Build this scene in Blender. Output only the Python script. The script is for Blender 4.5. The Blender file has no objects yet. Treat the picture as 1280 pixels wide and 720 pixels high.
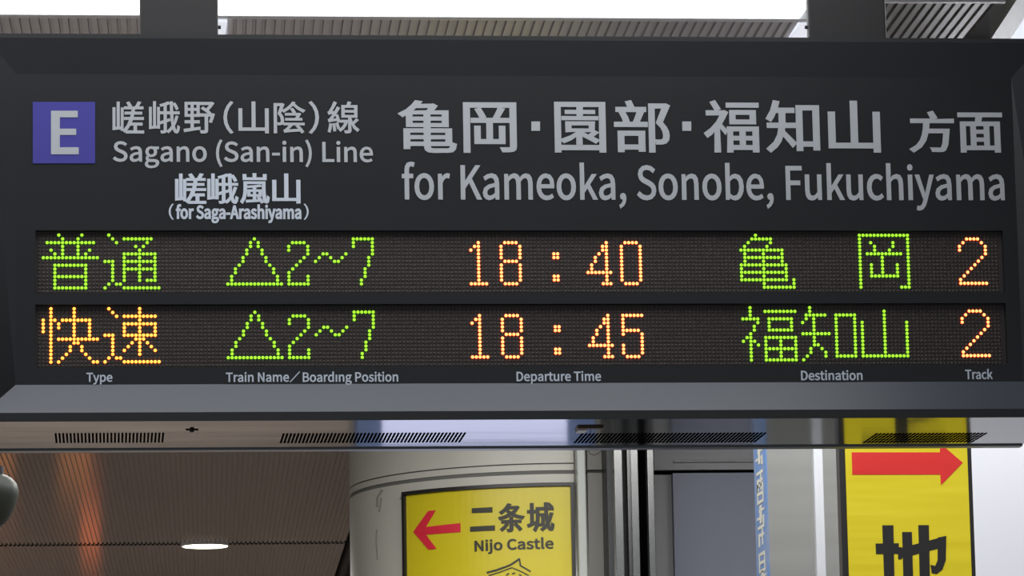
import bpy, math
import numpy as np
from mathutils import Vector, Matrix
from mathutils.geometry import delaunay_2d_cdt

# ------------------------------------------------------------------ camera, world, light, exposure
sc = bpy.context.scene
COL = sc.collection
FPX = 5000.0                                   # focal length in pixels of a 1280 px wide frame
ZROW = 3.0676                                  # height of the first LED row above the floor
CAM = np.array([-0.79959, -8.05403, ZROW - 1.46762])
RT = np.array([[0.99500508, -0.09825777, -0.01761525],
               [0.00106727, -0.16598140, 0.98612831],
               [0.09981857, 0.98122148, 0.16504747]])    # right, up, forward
cd = bpy.data.cameras.new('camera')
cd.sensor_width = 36.0
cd.lens = FPX * 36.0 / 1280.0
cd.clip_end = 200
cam = bpy.data.objects.new('camera', cd)
COL.objects.link(cam)
M = Matrix.Identity(4)
for i in range(3):
    M[i][0], M[i][1], M[i][2], M[i][3] = RT[0][i], RT[1][i], -RT[2][i], CAM[i]
cam.matrix_world = M
sc.camera = cam
sc.view_settings.view_transform = 'Standard'
sc.view_settings.look = 'None'
sc.view_settings.exposure = 0.0
sc.view_settings.gamma = 1.0
sc.view_settings.use_curve_mapping = False
w = bpy.data.worlds.new('world')
sc.world = w
w.use_nodes = True
w.node_tree.nodes['Background'].inputs[0].default_value = (0.80, 0.90, 1.0, 1)
w.node_tree.nodes['Background'].inputs[1].default_value = 0.30

def area(name, loc, sx, sy, watts, col=(1, 1, 1), rot=(0, 0, 0)):
    l = bpy.data.lights.new(name, 'AREA')
    l.shape = 'RECTANGLE'
    l.size, l.size_y, l.energy, l.color = sx, sy, watts, col
    o = bpy.data.objects.new(name, l)
    o.location = loc
    o.rotation_euler = rot
    COL.objects.link(o)
    return o
area('concourse_light', (0.0, -6.5, 3.9), 6.0, 3.0, 155, (0.86, 0.93, 1.0))
area('passage_light', (0.6, 3.6, 3.9), 5.0, 1.4, 225, (1.0, 0.995, 0.97))
area('banner_fill', (1.55, 1.15, 3.93), 2.0, 0.5, 33, (0.97, 0.98, 1.0))  # added unseen lamp, brightens the yellow banner and gives the steel bars highlights
area('shop_light', (-1.0, 17.5, 3.7), 4.0, 3.0, 600, (1.0, 0.95, 0.90))

# ------------------------------------------------------------------ pixel <-> place
def ray(x, y):
    return RT[0] * (x - 640) / FPX - RT[1] * (y - 360) / FPX + RT[2]
def at_y(x, y, Y):                              # the point of a plane Y = const seen at a pixel
    d = ray(x, y)
    return CAM + d * (Y - CAM[1]) / d[1]
def at_z(x, y, Z):
    d = ray(x, y)
    return CAM + d * (Z - CAM[2]) / d[2]

# ------------------------------------------------------------------ materials
def lin(r, g, b):
    f = lambda c: c / 12.92 if c <= 0.04045 else ((c + 0.055) / 1.055) ** 2.4
    return (f(r / 255), f(g / 255), f(b / 255), 1)
def mat(name, col, rough=0.5, metal=0.0, emit=None, strength=1.0, noise=None, bump=None, spec=0.5):
    m = bpy.data.materials.new(name)
    m.use_nodes = True
    nt = m.node_tree
    b = nt.nodes['Principled BSDF']
    c = lin(*col)
    b.inputs['Base Color'].default_value = c
    b.inputs['Roughness'].default_value = rough
    b.inputs['Metallic'].default_value = metal
    b.inputs['Specular IOR Level'].default_value = spec
    if emit:
        b.inputs['Emission Color'].default_value = lin(*emit)
        b.inputs['Emission Strength'].default_value = strength
    if noise or bump:
        tc = nt.nodes.new('ShaderNodeTexCoord')
        mp = nt.nodes.new('ShaderNodeMapping')
        nt.links.new(tc.outputs['Object'], mp.inputs[0])
    if noise:                                   # (scale xyz, second colour, lo, hi)
        mp.inputs['Scale'].default_value = noise[0]
        n = nt.nodes.new('ShaderNodeTexNoise')
        n.inputs['Scale'].default_value = 1.0
        n.inputs['Detail'].default_value = 4
        r = nt.nodes.new('ShaderNodeValToRGB')
        r.color_ramp.elements[0].position, r.color_ramp.elements[1].position = noise[2], noise[3]
        r.color_ramp.elements[0].color, r.color_ramp.elements[1].color = c, lin(*noise[1])
        nt.links.new(mp.outputs[0], n.inputs['Vector'])
        nt.links.new(n.outputs['Fac'], r.inputs[0])
        nt.links.new(r.outputs[0], b.inputs['Base Color'])
    if bump:                                    # (scale xyz, strength, distance)
        mp2 = nt.nodes.new('ShaderNodeMapping')
        mp2.inputs['Scale'].default_value = bump[0]
        nt.links.new(tc.outputs['Object'], mp2.inputs[0])
        n2 = nt.nodes.new('ShaderNodeTexNoise')
        n2.inputs['Scale'].default_value = 1.0
        bp = nt.nodes.new('ShaderNodeBump')
        bp.inputs['Strength'].default_value = bump[1]
        bp.inputs['Distance'].default_value = bump[2]
        nt.links.new(mp2.outputs[0], n2.inputs['Vector'])
        nt.links.new(n2.outputs['Fac'], bp.inputs['Height'])
        nt.links.new(bp.outputs[0], b.inputs['Normal'])
    return m

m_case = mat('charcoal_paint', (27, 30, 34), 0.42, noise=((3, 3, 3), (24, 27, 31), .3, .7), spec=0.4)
m_rim = mat('dark_rim_paint', (28, 30, 32), 0.5)
m_ledgelit = mat('lit_ledge_paint', (70, 75, 84), 0.36, 0.0, noise=((2, 2, 2), (67, 72, 81), .3, .7))  # bottom ledge only: the ceiling light it catches is put into its colour
m_panel = mat('black_panel', (25, 28, 32), 0.44, noise=((5, 5, 5), (22, 25, 28), .3, .7), spec=0.4)
m_vinyl = mat('grey_white_lettering', (188, 192, 197), 0.5)
m_sticker = mat('bright_white_lettering', (214, 222, 234), 0.45)
m_blue = mat('violet_blue_badge', (66, 62, 158), 0.5)
m_ledback = mat('led_board', (50, 43, 42), 0.6)
m_leddot = mat('unlit_led_lens', (80, 70, 66), 0.45)
m_slot = mat('vent_dark', (8, 8, 9), 0.8, spec=0.0)
m_mirror = mat('polished_steel', (122, 122, 125), 0.07, 1.0, bump=((1.5, 6, 1), 0.035, 0.01))
m_lip = mat('brushed_lip', (120, 122, 124), 0.35, 0.8)
m_post = mat('black_post', (29, 27, 28), 0.5, noise=((2, 2, 5), (26, 25, 26), .3, .7))
m_green = mat('green_led', (20, 30, 5), 0.3, emit=(186, 255, 58), strength=1.15)
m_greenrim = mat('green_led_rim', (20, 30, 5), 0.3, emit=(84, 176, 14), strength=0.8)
m_amber = mat('amber_led', (30, 20, 5), 0.3, emit=(255, 238, 92), strength=1.5)
m_amberhalo = mat('amber_led_halo', (30, 10, 5), 0.3, emit=(255, 84, 22), strength=1.3)  # red halo round the lit dot, painted as a glowing rim
m_orange = mat('orange_led', (30, 20, 5), 0.3, emit=(255, 232, 128), strength=1.6)
m_orangehalo = mat('orange_led_halo', (30, 10, 5), 0.3, emit=(255, 36, 12), strength=1.6)  # red glow around the times and track digits put into the rim colour
m_diffuser = mat('light_diffuser', (240, 240, 240), 0.5, emit=(250, 252, 255), strength=2.6)
m_whiteframe = mat('white_metal_frame', (232, 234, 238), 0.4)
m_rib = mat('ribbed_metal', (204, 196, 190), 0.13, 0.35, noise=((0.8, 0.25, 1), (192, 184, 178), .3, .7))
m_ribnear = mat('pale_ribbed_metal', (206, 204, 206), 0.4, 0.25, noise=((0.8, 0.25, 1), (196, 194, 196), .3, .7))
m_ribdim = mat('dimmed_ribbed_metal', (124, 123, 120), 0.4, 0.3)  # same ceiling metal as the near sheet, weaker light put into its colour
m_void = mat('dark_void', (24, 22, 22), 0.8)
m_column = mat('cream_enamel', (196, 194, 184), 0.35, noise=((2.0, 2.0, 1.2), (186, 184, 173), .35, .7))
m_joint = mat('grey_joint', (104, 104, 100), 0.7)
m_signblack = mat('black_sign_frame', (34, 31, 30), 0.35)
m_yellow = mat('yellow_sign_face', (208, 191, 34), 0.3)
m_red = mat('red_arrow', (214, 42, 62), 0.4)
m_ink = mat('olive_black_ink', (48, 46, 34), 0.5)
m_pilaster = mat('pale_grey_strip', (176, 180, 174), 0.3)
m_pipe = mat('mirror_steel_bar', (128, 128, 127), 0.2, 0.9)
m_steeldk = mat('dark_steel', (96, 98, 98), 0.4, 0.3)
m_wallgrey = mat('grey_wall', (132, 132, 134), 0.6)
m_door = mat('blue_grey_panel', (104, 109, 124), 0.5, noise=((1.2, 1, 1), (112, 116, 130), .3, .7))
m_steelp = mat('brushed_steel_pillar', (112, 112, 109), 0.38, 0.5, noise=((0.8, 1, 14), (106, 106, 103), .3, .7))
m_whitepole = mat('white_tube', (150, 152, 156), 0.4)
m_yellowcl = mat('yellow_vinyl_banner', (226, 206, 30), 0.45, bump=((1.5, 1, 14), 0.25, 0.02))
m_redcl = mat('red_vinyl_arrow', (222, 46, 42), 0.45, bump=((1.5, 1, 14), 0.2, 0.02))
m_black = mat('black_vinyl', (30, 28, 28), 0.5)
m_whitewall = mat('white_wall', (236, 238, 246), 0.6)
m_bannerblue = mat('blue_cloth', (66, 96, 138), 0.7, noise=((1, 20, 6), (92, 104, 128), .4, .65))
m_bannerpale = mat('pale_print', (150, 148, 138), 0.7)
m_floor = mat('grey_brown_floor', (128, 120, 113), 0.35, noise=((0.7, 0.7, 1), (114, 106, 100), .35, .65))
m_far = mat('brown_grey_wall', (112, 102, 94), 0.7, noise=((0.5, 1, 0.9), (88, 80, 76), .35, .65))
m_sidew = mat('side_wall_paint', (170, 168, 164), 0.7)
m_speaker = mat('grey_green_shell', (50, 53, 44), 0.5)
m_orangesign = mat('lit_orange_sign', (200, 110, 40), 0.5, emit=(240, 150, 80), strength=1.3)
m_redsign = mat('lit_red_sign', (200, 70, 40), 0.5, emit=(255, 128, 70), strength=1.3)
m_litpanel = mat('lit_white_panel', (110, 110, 118), 0.4, emit=(208, 212, 248), strength=1.25)
m_bluegrey = mat('blue_grey_frame', (78, 92, 124), 0.4)
m_scuff = mat('grey_scuff', (150, 148, 140), 0.6)
m_wire = mat('brown_wire', (96, 74, 60), 0.5)

# ------------------------------------------------------------------ mesh helpers
class MB:
    def __init__(s): s.v, s.f = [], []
    def quad(s, a, b, c, d):
        n = len(s.v); s.v += [tuple(a), tuple(b), tuple(c), tuple(d)]; s.f.append((n, n+1, n+2, n+3)); return s
    def box(s, x0, x1, y0, y1, z0, z1):
        n = len(s.v)
        s.v += [(x, y, z) for z in (z0, z1) for y in (y0, y1) for x in (x0, x1)]
        s.f += [tuple(n+i for i in q) for q in ((0,2,3,1),(4,5,7,6),(0,1,5,4),(2,6,7,3),(0,4,6,2),(1,3,7,5))]
        return s
    def lathe(s, cx, cy, prof, seg=32, a0=0.0, a1=2*math.pi, closed=True):
        n = len(s.v); k = len(prof); m = seg if closed else seg + 1
        for i in range(m):
            a = a0 + (a1 - a0) * i / seg
            for r, z in prof: s.v.append((cx + r*math.sin(a), cy - r*math.cos(a), z))
        for i in range(seg):
            j = (i + 1) % m
            for q in range(k - 1):
                s.f.append((n+i*k+q, n+j*k+q, n+j*k+q+1, n+i*k+q+1))
        if closed:
            if prof[0][0] > 1e-6: s.f.append(tuple(n+i*k for i in range(m))[::-1])
            if prof[-1][0] > 1e-6: s.f.append(tuple(n+i*k+k-1 for i in range(m)))
        return s
    def tube(s, pts, r, seg=8):
        pts = [Vector(p) for p in pts]; n = len(s.v)
        for i, p in enumerate(pts):
            t = (pts[min(i+1, len(pts)-1)] - pts[max(i-1, 0)]).normalized()
            u = t.cross(Vector((0.31, 0.83, 0.46))).normalized(); w_ = t.cross(u)
            for k in range(seg):
                a = 2*math.pi*k/seg
                s.v.append(tuple(p + u*r*math.cos(a) + w_*r*math.sin(a)))
        for i in range(len(pts)-1):
            for k in range(seg):
                l = (k+1) % seg
                s.f.append((n+i*seg+k, n+i*seg+l, n+(i+1)*seg+l, n+(i+1)*seg+k))
        s.f.append(tuple(n+k for k in range(seg))[::-1]); s.f.append(tuple(n+(len(pts)-1)*seg+k for k in range(seg)))
        return s
    def build(s, name, m, parent=None, smooth=False, bevel=0):
        me = bpy.data.meshes.new(name)
        me.from_pydata(s.v, [], s.f)
        me.validate()
        ms = m if isinstance(m, (list, tuple)) else [m]
        for q in ms: me.materials.append(q)
        if smooth:
            for p in me.polygons: p.use_smooth = True
        o = bpy.data.objects.new(name, me)
        COL.objects.link(o)
        if parent is not None:
            o.parent = parent
            o.matrix_parent_inverse = Matrix.Translation(parent_loc(parent)).inverted()
        if bevel:
            b = o.modifiers.new('bevel', 'BEVEL'); b.width = bevel; b.segments = 2
        return o
def parent_loc(p):                              # parts that are meshes sit at the origin already
    return Vector(p.location) if p.type == 'EMPTY' else Vector((0, 0, 0))
def thing(name, label, cat, loc, group=None):
    o = bpy.data.objects.new(name, None)
    o.empty_display_size = 0.1
    o.location = loc
    COL.objects.link(o)
    o['label'], o['category'] = label, cat
    if group: o['group'] = group
    return o
def tag(o, label, cat, group=None):
    o['label'], o['category'] = label, cat
    if group: o['group'] = group
    return o
def struct(o):
    o['kind'] = 'structure'
    return o

# ------------------------------------------------------------------ lettering: outlines in font units
GLYPHS = """ 	157	
(	237	167,-137 207,-120 157,-14 127,99 118,218 127,335 157,449 207,555 167,573 112,465 77,347 64,218 77,88 112,-29
)	237	69,-137 125,-29 160,88 172,218 160,347 125,465 69,573 29,555 80,449 110,335 120,218 110,99 80,-14 29,-120
,	195	53,-133 107,-98 142,-49 155,13 148,54 130,79 101,88 67,76 53,43 67,11 99,-1 107,-1 98,-40 74,-72 37,-95
-	243	32,172 211,172 211,221 32,221
A	426	3,0 68,0 118,157 305,157 354,0 423,0 249,513 176,513;134,208 159,287 210,461 213,461 265,287 289,208
B	461	71,0 234,0 335,17 404,67 429,151 415,211 378,252 324,273 324,277 365,301 390,340 399,388 376,461 315,501 223,513 71,513;135,296 135,462 214,462 281,454 322,428 335,380 323,334 283,306 211,296;135,52 135,245 225,245 301,235 349,205 365,153 348,96 300,63 225,52
C	447	264,-9 325,0 377,25 422,64 386,106 332,63 267,48 182,73 127,146 107,258 128,369 184,440 269,466 328,452 374,417 409,459 373,490 326,513 268,522 195,511 132,477 83,422 52,348 41,256 52,165 82,91 130,36 192,2
D	482	71,0 202,0 286,11 353,44 401,97 430,169 440,258 430,348 401,419 352,471 285,503 199,513 71,513;135,53 135,461 193,461 259,452 309,427 345,386 367,329 374,258 367,187 345,130 309,88 259,62 193,53
E	413	71,0 374,0 374,55 135,55 135,242 330,242 330,298 135,298 135,459 366,459 366,513 71,513
F	387	71,0 135,0 135,230 331,230 331,285 135,285 135,459 366,459 366,513 71,513
K	453	71,0 135,0 135,162 223,268 377,0 450,0 264,319 425,513 352,513 137,256 135,256 135,513 71,513
L	381	71,0 360,0 360,55 135,55 135,513 71,513
N	507	71,0 132,0 132,270 124,430 127,430 182,324 369,0 436,0 436,513 374,513 374,246 383,84 380,84 324,190 137,513 71,513
P	444	71,0 135,0 135,204 220,204 283,211 335,229 375,260 400,305 409,363 400,421 374,464 334,493 281,508 217,513 71,513;135,257 135,461 209,461 284,452 329,421 345,363 330,303 286,268 211,257
S	418	213,-9 306,11 366,63 387,137 373,200 335,244 282,274 209,305 169,324 137,350 123,391 135,431 168,457 219,466 284,453 336,418 370,459 304,505 219,522 136,505 79,457 57,387 74,324 114,281 162,255 235,223 279,201 310,174 321,131 309,87 272,58 214,48 137,65 72,111 34,67 84,26 144,0
T	420	177,0 242,0 242,459 398,459 398,513 22,513 22,459 177,459
a	395	152,-9 219,7 278,46 280,46 286,0 338,0 338,234 325,316 282,371 207,390 122,374 57,340 82,296 134,324 196,337 244,323 268,288 275,241 142,214 66,168 41,99 56,40 95,4;170,43 136,49 112,68 103,103 119,146 173,178 275,198 275,92 222,55
b	433	232,-9 282,0 327,26 364,68 388,125 397,196 380,299 329,366 246,390 183,374 126,337 129,405 129,557 64,557 64,0 116,0 121,39 124,39 177,4;221,45 178,53 129,84 129,284 181,323 230,336 288,318 321,270 331,195 316,115 278,63
c	358	214,-9 280,4 338,39 310,82 269,55 220,44 158,62 117,113 102,190 118,267 160,318 222,336 263,327 298,303 330,345 283,377 219,390 163,381 112,356 73,315 46,259 36,190 45,121 70,65 108,25 157,-1
d	435	194,-9 258,7 310,45 312,45 317,0 370,0 370,557 305,557 305,411 309,346 259,378 202,390 120,366 60,296 37,190 57,82 111,14;208,45 151,62 115,112 103,190 118,267 157,318 213,336 259,327 305,296 305,97 258,58
e	388	218,-9 288,2 343,29 321,72 276,50 225,42 162,58 118,104 99,175 356,175 359,211 341,306 289,368 207,390 156,381 109,355 71,314 46,258 36,190 46,121 71,66 111,25 161,0;99,221 119,285 157,325 208,339 259,325 291,286 303,221
f	228	23,328 75,328 75,0 139,0 139,328 219,328 219,380 139,380 139,440 145,482 162,507 193,515 235,505 249,555 220,563 186,567 123,551 87,508 75,441 75,380 23,377
g	395	193,-175 295,-157 361,-109 385,-43 370,8 326,38 253,47 178,47 138,52 117,67 111,88 118,114 136,134 163,124 192,120 263,137 313,182 331,253 323,298 300,331 378,331 378,380 246,380 192,390 121,373 70,326 50,254 65,193 99,152 99,149 71,120 57,78 67,40 92,16 92,13 50,-26 36,-74 56,-129 111,-163;192,164 152,175 123,206 111,254 122,302 151,333 192,343 233,333 262,302 273,254 262,206 233,175;202,-131 142,-123 105,-100 92,-64 101,-31 130,0 179,-6 245,-6 287,-10 313,-26 322,-54 307,-91 266,-120
h	425	64,0 129,0 129,276 180,319 232,334 274,324 297,291 305,232 305,0 368,0 368,241 356,323 318,373 252,390 183,371 126,326 129,405 129,557 64,557
i	193	64,0 129,0 129,380 64,380;97,459 127,470 139,501 127,531 97,543 66,531 55,501 66,470
j	193	25,-169 85,-154 119,-111 129,-43 129,380 65,380 65,-43 61,-83 47,-109 18,-118 -18,-111 -31,-160;97,459 127,470 139,501 127,531 97,543 66,531 54,501 66,470
k	387	64,0 127,0 127,100 199,183 310,0 380,0 236,227 363,380 291,380 130,180 127,180 127,557 64,557
l	199	132,-9 169,-4 160,46 146,44 134,50 129,71 129,557 64,557 64,76 71,30 93,1
m	649	64,0 129,0 129,276 179,320 224,334 264,324 287,291 295,232 295,0 359,0 359,276 409,320 454,334 494,324 518,291 525,232 525,0 589,0 589,241 576,323 538,373 474,390 408,370 348,317 327,356 293,381 243,390 179,371 125,325 123,325 117,380 64,380
n	428	64,0 129,0 129,276 180,319 232,334 274,324 297,291 305,232 305,0 368,0 368,241 356,323 318,373 252,390 182,371 125,325 123,325 117,380 64,380
o	425	212,-9 266,-1 314,25 353,65 379,121 388,190 379,259 353,315 314,356 266,381 212,390 158,381 110,356 71,315 46,259 36,190 46,121 71,65 110,25 158,-1;212,44 154,62 116,113 102,190 116,267 154,318 212,336 270,318 309,267 323,190 309,113 270,62
p	435	64,-160 129,-160 129,-32 127,35 179,2 232,-9 282,0 327,26 364,68 388,125 397,196 380,299 329,366 246,390 182,374 125,336 123,336 117,380 64,380;221,45 178,53 129,84 129,284 181,323 230,336 288,318 321,270 331,195 316,115 278,63
r	272	64,0 129,0 129,244 158,296 191,324 224,333 261,326 273,382 232,390 192,380 155,353 125,311 123,311 117,380 64,380
s	328	164,-9 239,6 286,47 302,104 284,161 241,196 186,219 146,235 116,256 104,285 112,313 135,333 175,340 221,331 261,307 292,347 240,377 174,390 103,375 59,337 43,282 60,229 102,195 154,172 195,155 228,133 241,100 233,70 208,49 166,41 105,53 53,86 22,43 86,6
t	264	183,-9 220,-5 254,5 242,53 198,43 163,51 145,76 139,116 139,328 243,328 243,380 139,380 139,487 86,487 79,380 19,377 19,328 76,328 76,118 86,51 120,7
u	425	176,-9 223,0 264,23 301,60 303,60 308,0 361,0 361,380 298,380 298,111 247,62 195,46 154,57 131,89 123,147 123,380 59,380 59,139 71,58 110,8
y	365	71,-164 135,-146 181,-99 213,-32 356,380 293,380 225,169 194,62 190,62 153,169 76,380 9,380 162,-1 153,-29 134,-72 105,-101 68,-111 39,-105 26,-156
下	701	39,536 39,484 309,484 309,-55 364,-55 364,316 488,244 588,175 625,223 510,297 374,369 364,358 364,484 662,484 662,536
亀	701	320,118 320,70 138,70 138,118;320,152 138,152 138,200 320,200;372,118 567,118 567,70 372,70;372,152 372,200 567,200 567,152;218,590 175,534 113,478 32,429 69,394 118,422 118,270 320,270 320,237 88,237 88,-6 138,-6 138,33 320,33 320,29 329,-21 359,-46 419,-53 583,-53 634,-44 660,-13 671,46 625,65 619,17 605,-7 580,-13 423,-13 391,-9 376,3 372,28 372,33 618,33 618,237 372,237 372,270 581,270 581,464 408,464 452,527 417,550 410,547 251,547 275,579;167,351 320,351 320,304 167,304;372,351 529,351 529,304 372,304;167,429 320,429 320,384 167,384;372,429 529,429 529,384 372,384;172,464 218,508 382,508 349,464
二	701	99,488 99,431 602,431 602,488;40,73 40,14 662,14 662,73
園	701	232,282 468,282 468,226 232,226;324,495 324,457 183,457 183,423 324,423 324,380 142,380 142,346 556,346 556,380 372,380 372,423 519,423 519,457 372,457 372,495;187,314 187,195 318,195 229,137 126,95 156,60 237,97 315,144 315,41 362,41 362,146 458,101 534,56 564,87 482,132 553,185 519,206 515,202 515,314;375,195 506,195 447,149 365,184;57,557 57,-56 107,-56 107,-27 591,-27 591,-56 643,-56 643,557;107,21 107,510 591,510 591,21
地	701	300,523 300,331 225,300 244,253 300,277 300,55 309,-3 341,-32 404,-40 577,-40 633,-28 662,12 675,88 628,107 621,46 606,16 575,8 406,8 371,11 355,25 351,54 351,298 445,338 445,100 494,100 494,359 592,401 588,194 580,178 567,175 520,176 532,130 598,136 623,150 637,182 642,275 643,446 646,456 609,470 599,462 588,452 494,413 494,588 445,588 445,392 351,353 351,523;23,108 44,55 261,153 249,200 169,167 169,370 251,370 251,419 169,419 169,580 119,580 119,419 29,419 29,370 119,370 119,146
城	701	29,90 46,39 238,115 228,162 160,137 160,368 228,368 228,417 160,417 160,580 111,580 111,417 37,417 37,368 111,368 111,119;606,354 579,262 543,179 528,295 520,432 667,432 667,481 616,481 651,506 614,545 567,584 532,561 577,521 612,481 518,481 518,589 467,589 469,481 256,481 256,263 252,166 230,65 179,-25 218,-58 274,42 300,155 305,263 305,293 394,293 390,158 382,111 364,104 310,106 322,62 385,62 406,67 422,81 434,145 439,317 440,338 305,338 305,432 471,432 483,260 505,116 442,42 365,-17 403,-53 466,-3 520,57 545,0 575,-36 611,-49 647,-37 668,7 679,90 640,116 633,29 617,1 584,29 557,107 613,217 655,345
山	701	76,443 76,-1 571,-1 571,-53 625,-53 625,443 571,443 571,52 377,52 377,581 322,581 322,52 130,52 130,443
岡	701	197,473 249,363 294,380 242,487;62,551 62,-56 113,-56 113,501 590,501 590,12 586,0 574,-4 481,-4 499,-49 570,-48 613,-41 636,-23 642,11 642,551;186,262 186,52 513,52 513,262 466,262 466,97 372,97 372,314 562,314 562,359 441,359 506,476 454,489 426,423 391,359 147,359 147,314 324,314 324,97 232,97 232,262
峨	701	545,544 583,480 610,420 648,439 621,498 581,560;132,584 132,85 84,81 84,470 46,470 46,35 217,50 217,43 255,43 255,470 217,470 217,92 172,89 172,584;604,296 582,225 554,159 536,335 671,335 671,381 534,381 529,582 483,582 489,381 399,381 399,516 472,543 436,582 360,551 270,525 286,486 354,503 354,381 272,381 272,335 354,335 354,204 266,177 282,131 354,156 354,4 352,-5 344,-8 286,-7 299,-54 347,-52 378,-44 395,-27 399,4 399,171 477,198 468,242 399,218 399,335 492,335 503,206 520,98 469,34 411,-13 443,-49 490,-8 534,43 556,-10 583,-43 617,-55 640,-45 661,-6 677,73 642,99 632,27 617,1 589,26 567,92 611,184 644,286
嵐	701	103,411 103,265 98,171 75,70 21,-22 60,-60 120,44 147,158 153,265 153,368 541,368 543,223 550,105 565,17 592,-38 634,-57 666,-44 682,-3 690,73 655,106 651,27 639,-6 607,49 594,196 592,411;192,236 192,95 324,95 324,16 156,9 160,-36 489,-17 508,-56 549,-40 515,21 468,84 429,69 464,23 370,18 370,95 504,95 504,236 370,236 370,291 502,310 475,345 342,328 184,319 195,282 324,287 324,236;233,200 328,200 328,131 233,131;367,200 461,200 461,131 367,131;322,589 322,498 137,498 137,570 84,570 84,453 621,453 621,570 567,570 567,498 376,498 376,589
嵯	701	135,581 135,90 90,86 90,470 50,470 50,36 218,50 218,22 252,22 283,-13 346,50 396,125 477,125 477,17 317,17 317,-30 672,-30 672,17 527,17 527,125 641,125 641,172 419,172 444,236 668,236 668,281 457,281 472,343 634,343 634,386 480,386 489,445 660,445 660,489 557,489 611,576 560,589 505,489 390,489 426,506 376,586 333,569 379,489 283,489 283,445 438,445 429,386 293,386 293,343 421,343 406,281 279,281 279,236 391,236 337,124 257,36 257,468 218,468 218,97 176,94 176,581
方	701	308,573 356,467 48,467 48,416 239,416 231,318 214,220 181,128 122,48 32,-16 71,-57 179,26 244,132 279,253 529,253 510,78 484,8 469,2 450,0 332,5 345,-20 351,-46 468,-48 503,-42 529,-24 562,63 585,279 587,304 287,304 296,416 655,416 655,467 360,467 410,489 359,592
条	701	210,127 143,61 67,7 102,-30 181,32 252,109;440,102 515,33 573,-33 613,-3 553,63 478,129;467,478 415,427 352,384 290,426 241,475 244,478;265,590 217,524 145,459 52,403 90,364 152,402 206,443 250,398 302,358 167,309 25,279 49,232 205,268 352,328 488,272 644,237 675,284 530,312 402,357 485,423 548,505 513,527 503,524 284,524 322,578;323,275 323,201 103,201 103,154 323,154 323,2 320,-5 312,-8 250,-7 266,-53 318,-52 352,-46 371,-29 376,2 376,154 597,154 597,201 376,201 376,275
知	701	383,527 383,-36 434,-36 434,20 583,20 583,-28 636,-28 636,527;434,69 434,478 583,478 583,69;110,589 76,465 23,366 66,335 96,386 123,445 176,445 176,331 176,305 32,305 32,255 173,255 154,160 108,68 24,-15 60,-54 129,9 176,79 206,154 323,10 359,55 218,207 225,255 361,255 361,305 228,305 229,330 229,445 340,445 340,494 139,494 161,578
福	701	93,567 147,464 190,485 135,584;373,419 574,419 574,342 373,342;326,461 326,299 623,299 623,461;286,554 286,508 660,508 660,554;445,210 445,137 338,137 338,210;492,210 604,210 604,137 492,137;445,96 445,21 338,21 338,96;492,96 604,96 604,21 492,21;39,457 39,409 216,409 161,319 90,239 13,177 41,130 88,167 134,212 134,-55 186,-55 186,248 260,167 289,207 289,-56 338,-56 338,-23 604,-23 604,-54 655,-54 655,254 289,254 289,211 200,291 245,363 281,440 252,459 242,457
線	701	366,371 586,371 586,309 366,309;366,472 586,472 586,411 366,411;127,132 143,-19 184,-11 167,139;59,138 45,49 25,-28 66,-43 86,37 102,130;193,146 225,30 264,43 229,156;620,242 541,161 507,243 507,267 637,267 637,514 478,514 507,576 449,589 425,514 317,514 317,267 457,267 457,2 455,-6 445,-8 374,-8 389,-57 446,-56 483,-48 502,-30 507,2 507,134 565,41 641,-25 675,16 612,62 560,126 659,210;291,209 291,165 383,165 350,101 305,50 254,14 284,-22 351,29 405,103 442,200 411,210 403,209;46,168 86,179 220,201 228,160 270,173 255,244 230,322 190,312 211,242 110,229 192,337 266,457 221,483 168,389 96,383 152,472 201,569 152,590 103,480 62,413 43,387 25,375 41,326 139,343 81,265 53,233 29,218
部	701	99,440 126,377 143,319 190,333 173,390 144,452;439,551 439,-55 486,-55 486,503 599,503 526,314 575,254 599,202 606,155 603,122 588,100 560,92 506,95 515,69 520,45 580,46 623,60 648,96 655,151 649,201 625,258 577,320 664,530 628,553 620,551;173,578 202,506 56,506 56,458 387,458 387,506 256,506 220,591;303,454 281,385 252,317 36,317 36,268 403,268 403,317 303,317 356,442;76,204 76,-51 126,-51 126,-18 318,-18 318,-46 370,-46 370,204;126,29 126,156 318,156 318,29
野	701	95,392 179,392 179,314 95,314;224,392 308,392 308,314 224,314;95,510 179,510 179,433 95,433;224,510 308,510 308,433 224,433;27,22 34,-29 372,21 371,67 227,48 227,144 354,144 354,192 227,192 227,271 354,271 354,553 50,553 50,271 176,271 176,192 50,192 50,144 176,144 176,41;404,429 482,381 551,327 368,327 368,277 481,277 481,9 478,-1 467,-4 378,-3 395,-55 462,-54 506,-46 528,-27 534,8 534,277 616,277 576,165 620,153 651,230 679,319 644,329 634,327 593,327 607,342 545,394 612,459 668,532 633,555 623,552 377,552 377,504 585,504 549,460 508,420 438,461
鉄	701	75,196 91,128 101,65 137,76 126,138 109,205;260,214 228,85 260,74 299,201;186,592 116,494 29,418 51,365 97,405 97,365 167,365 167,288 53,288 53,242 167,242 167,41 41,16 52,-32 314,29 311,71 209,50 209,242 306,242 306,288 209,288 209,365 282,365 282,410 103,410 186,508 249,459 300,410 324,454 209,546 225,574;464,585 464,462 406,462 422,552 373,560 350,439 310,340 354,314 376,360 394,414 464,414 464,343 463,277 326,277 326,227 457,227 432,138 376,55 277,-15 313,-55 398,5 455,73 490,147 526,63 575,-5 640,-54 676,-10 602,45 550,125 517,227 663,227 663,277 514,277 516,342 516,414 647,414 647,462 516,462 516,585
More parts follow.
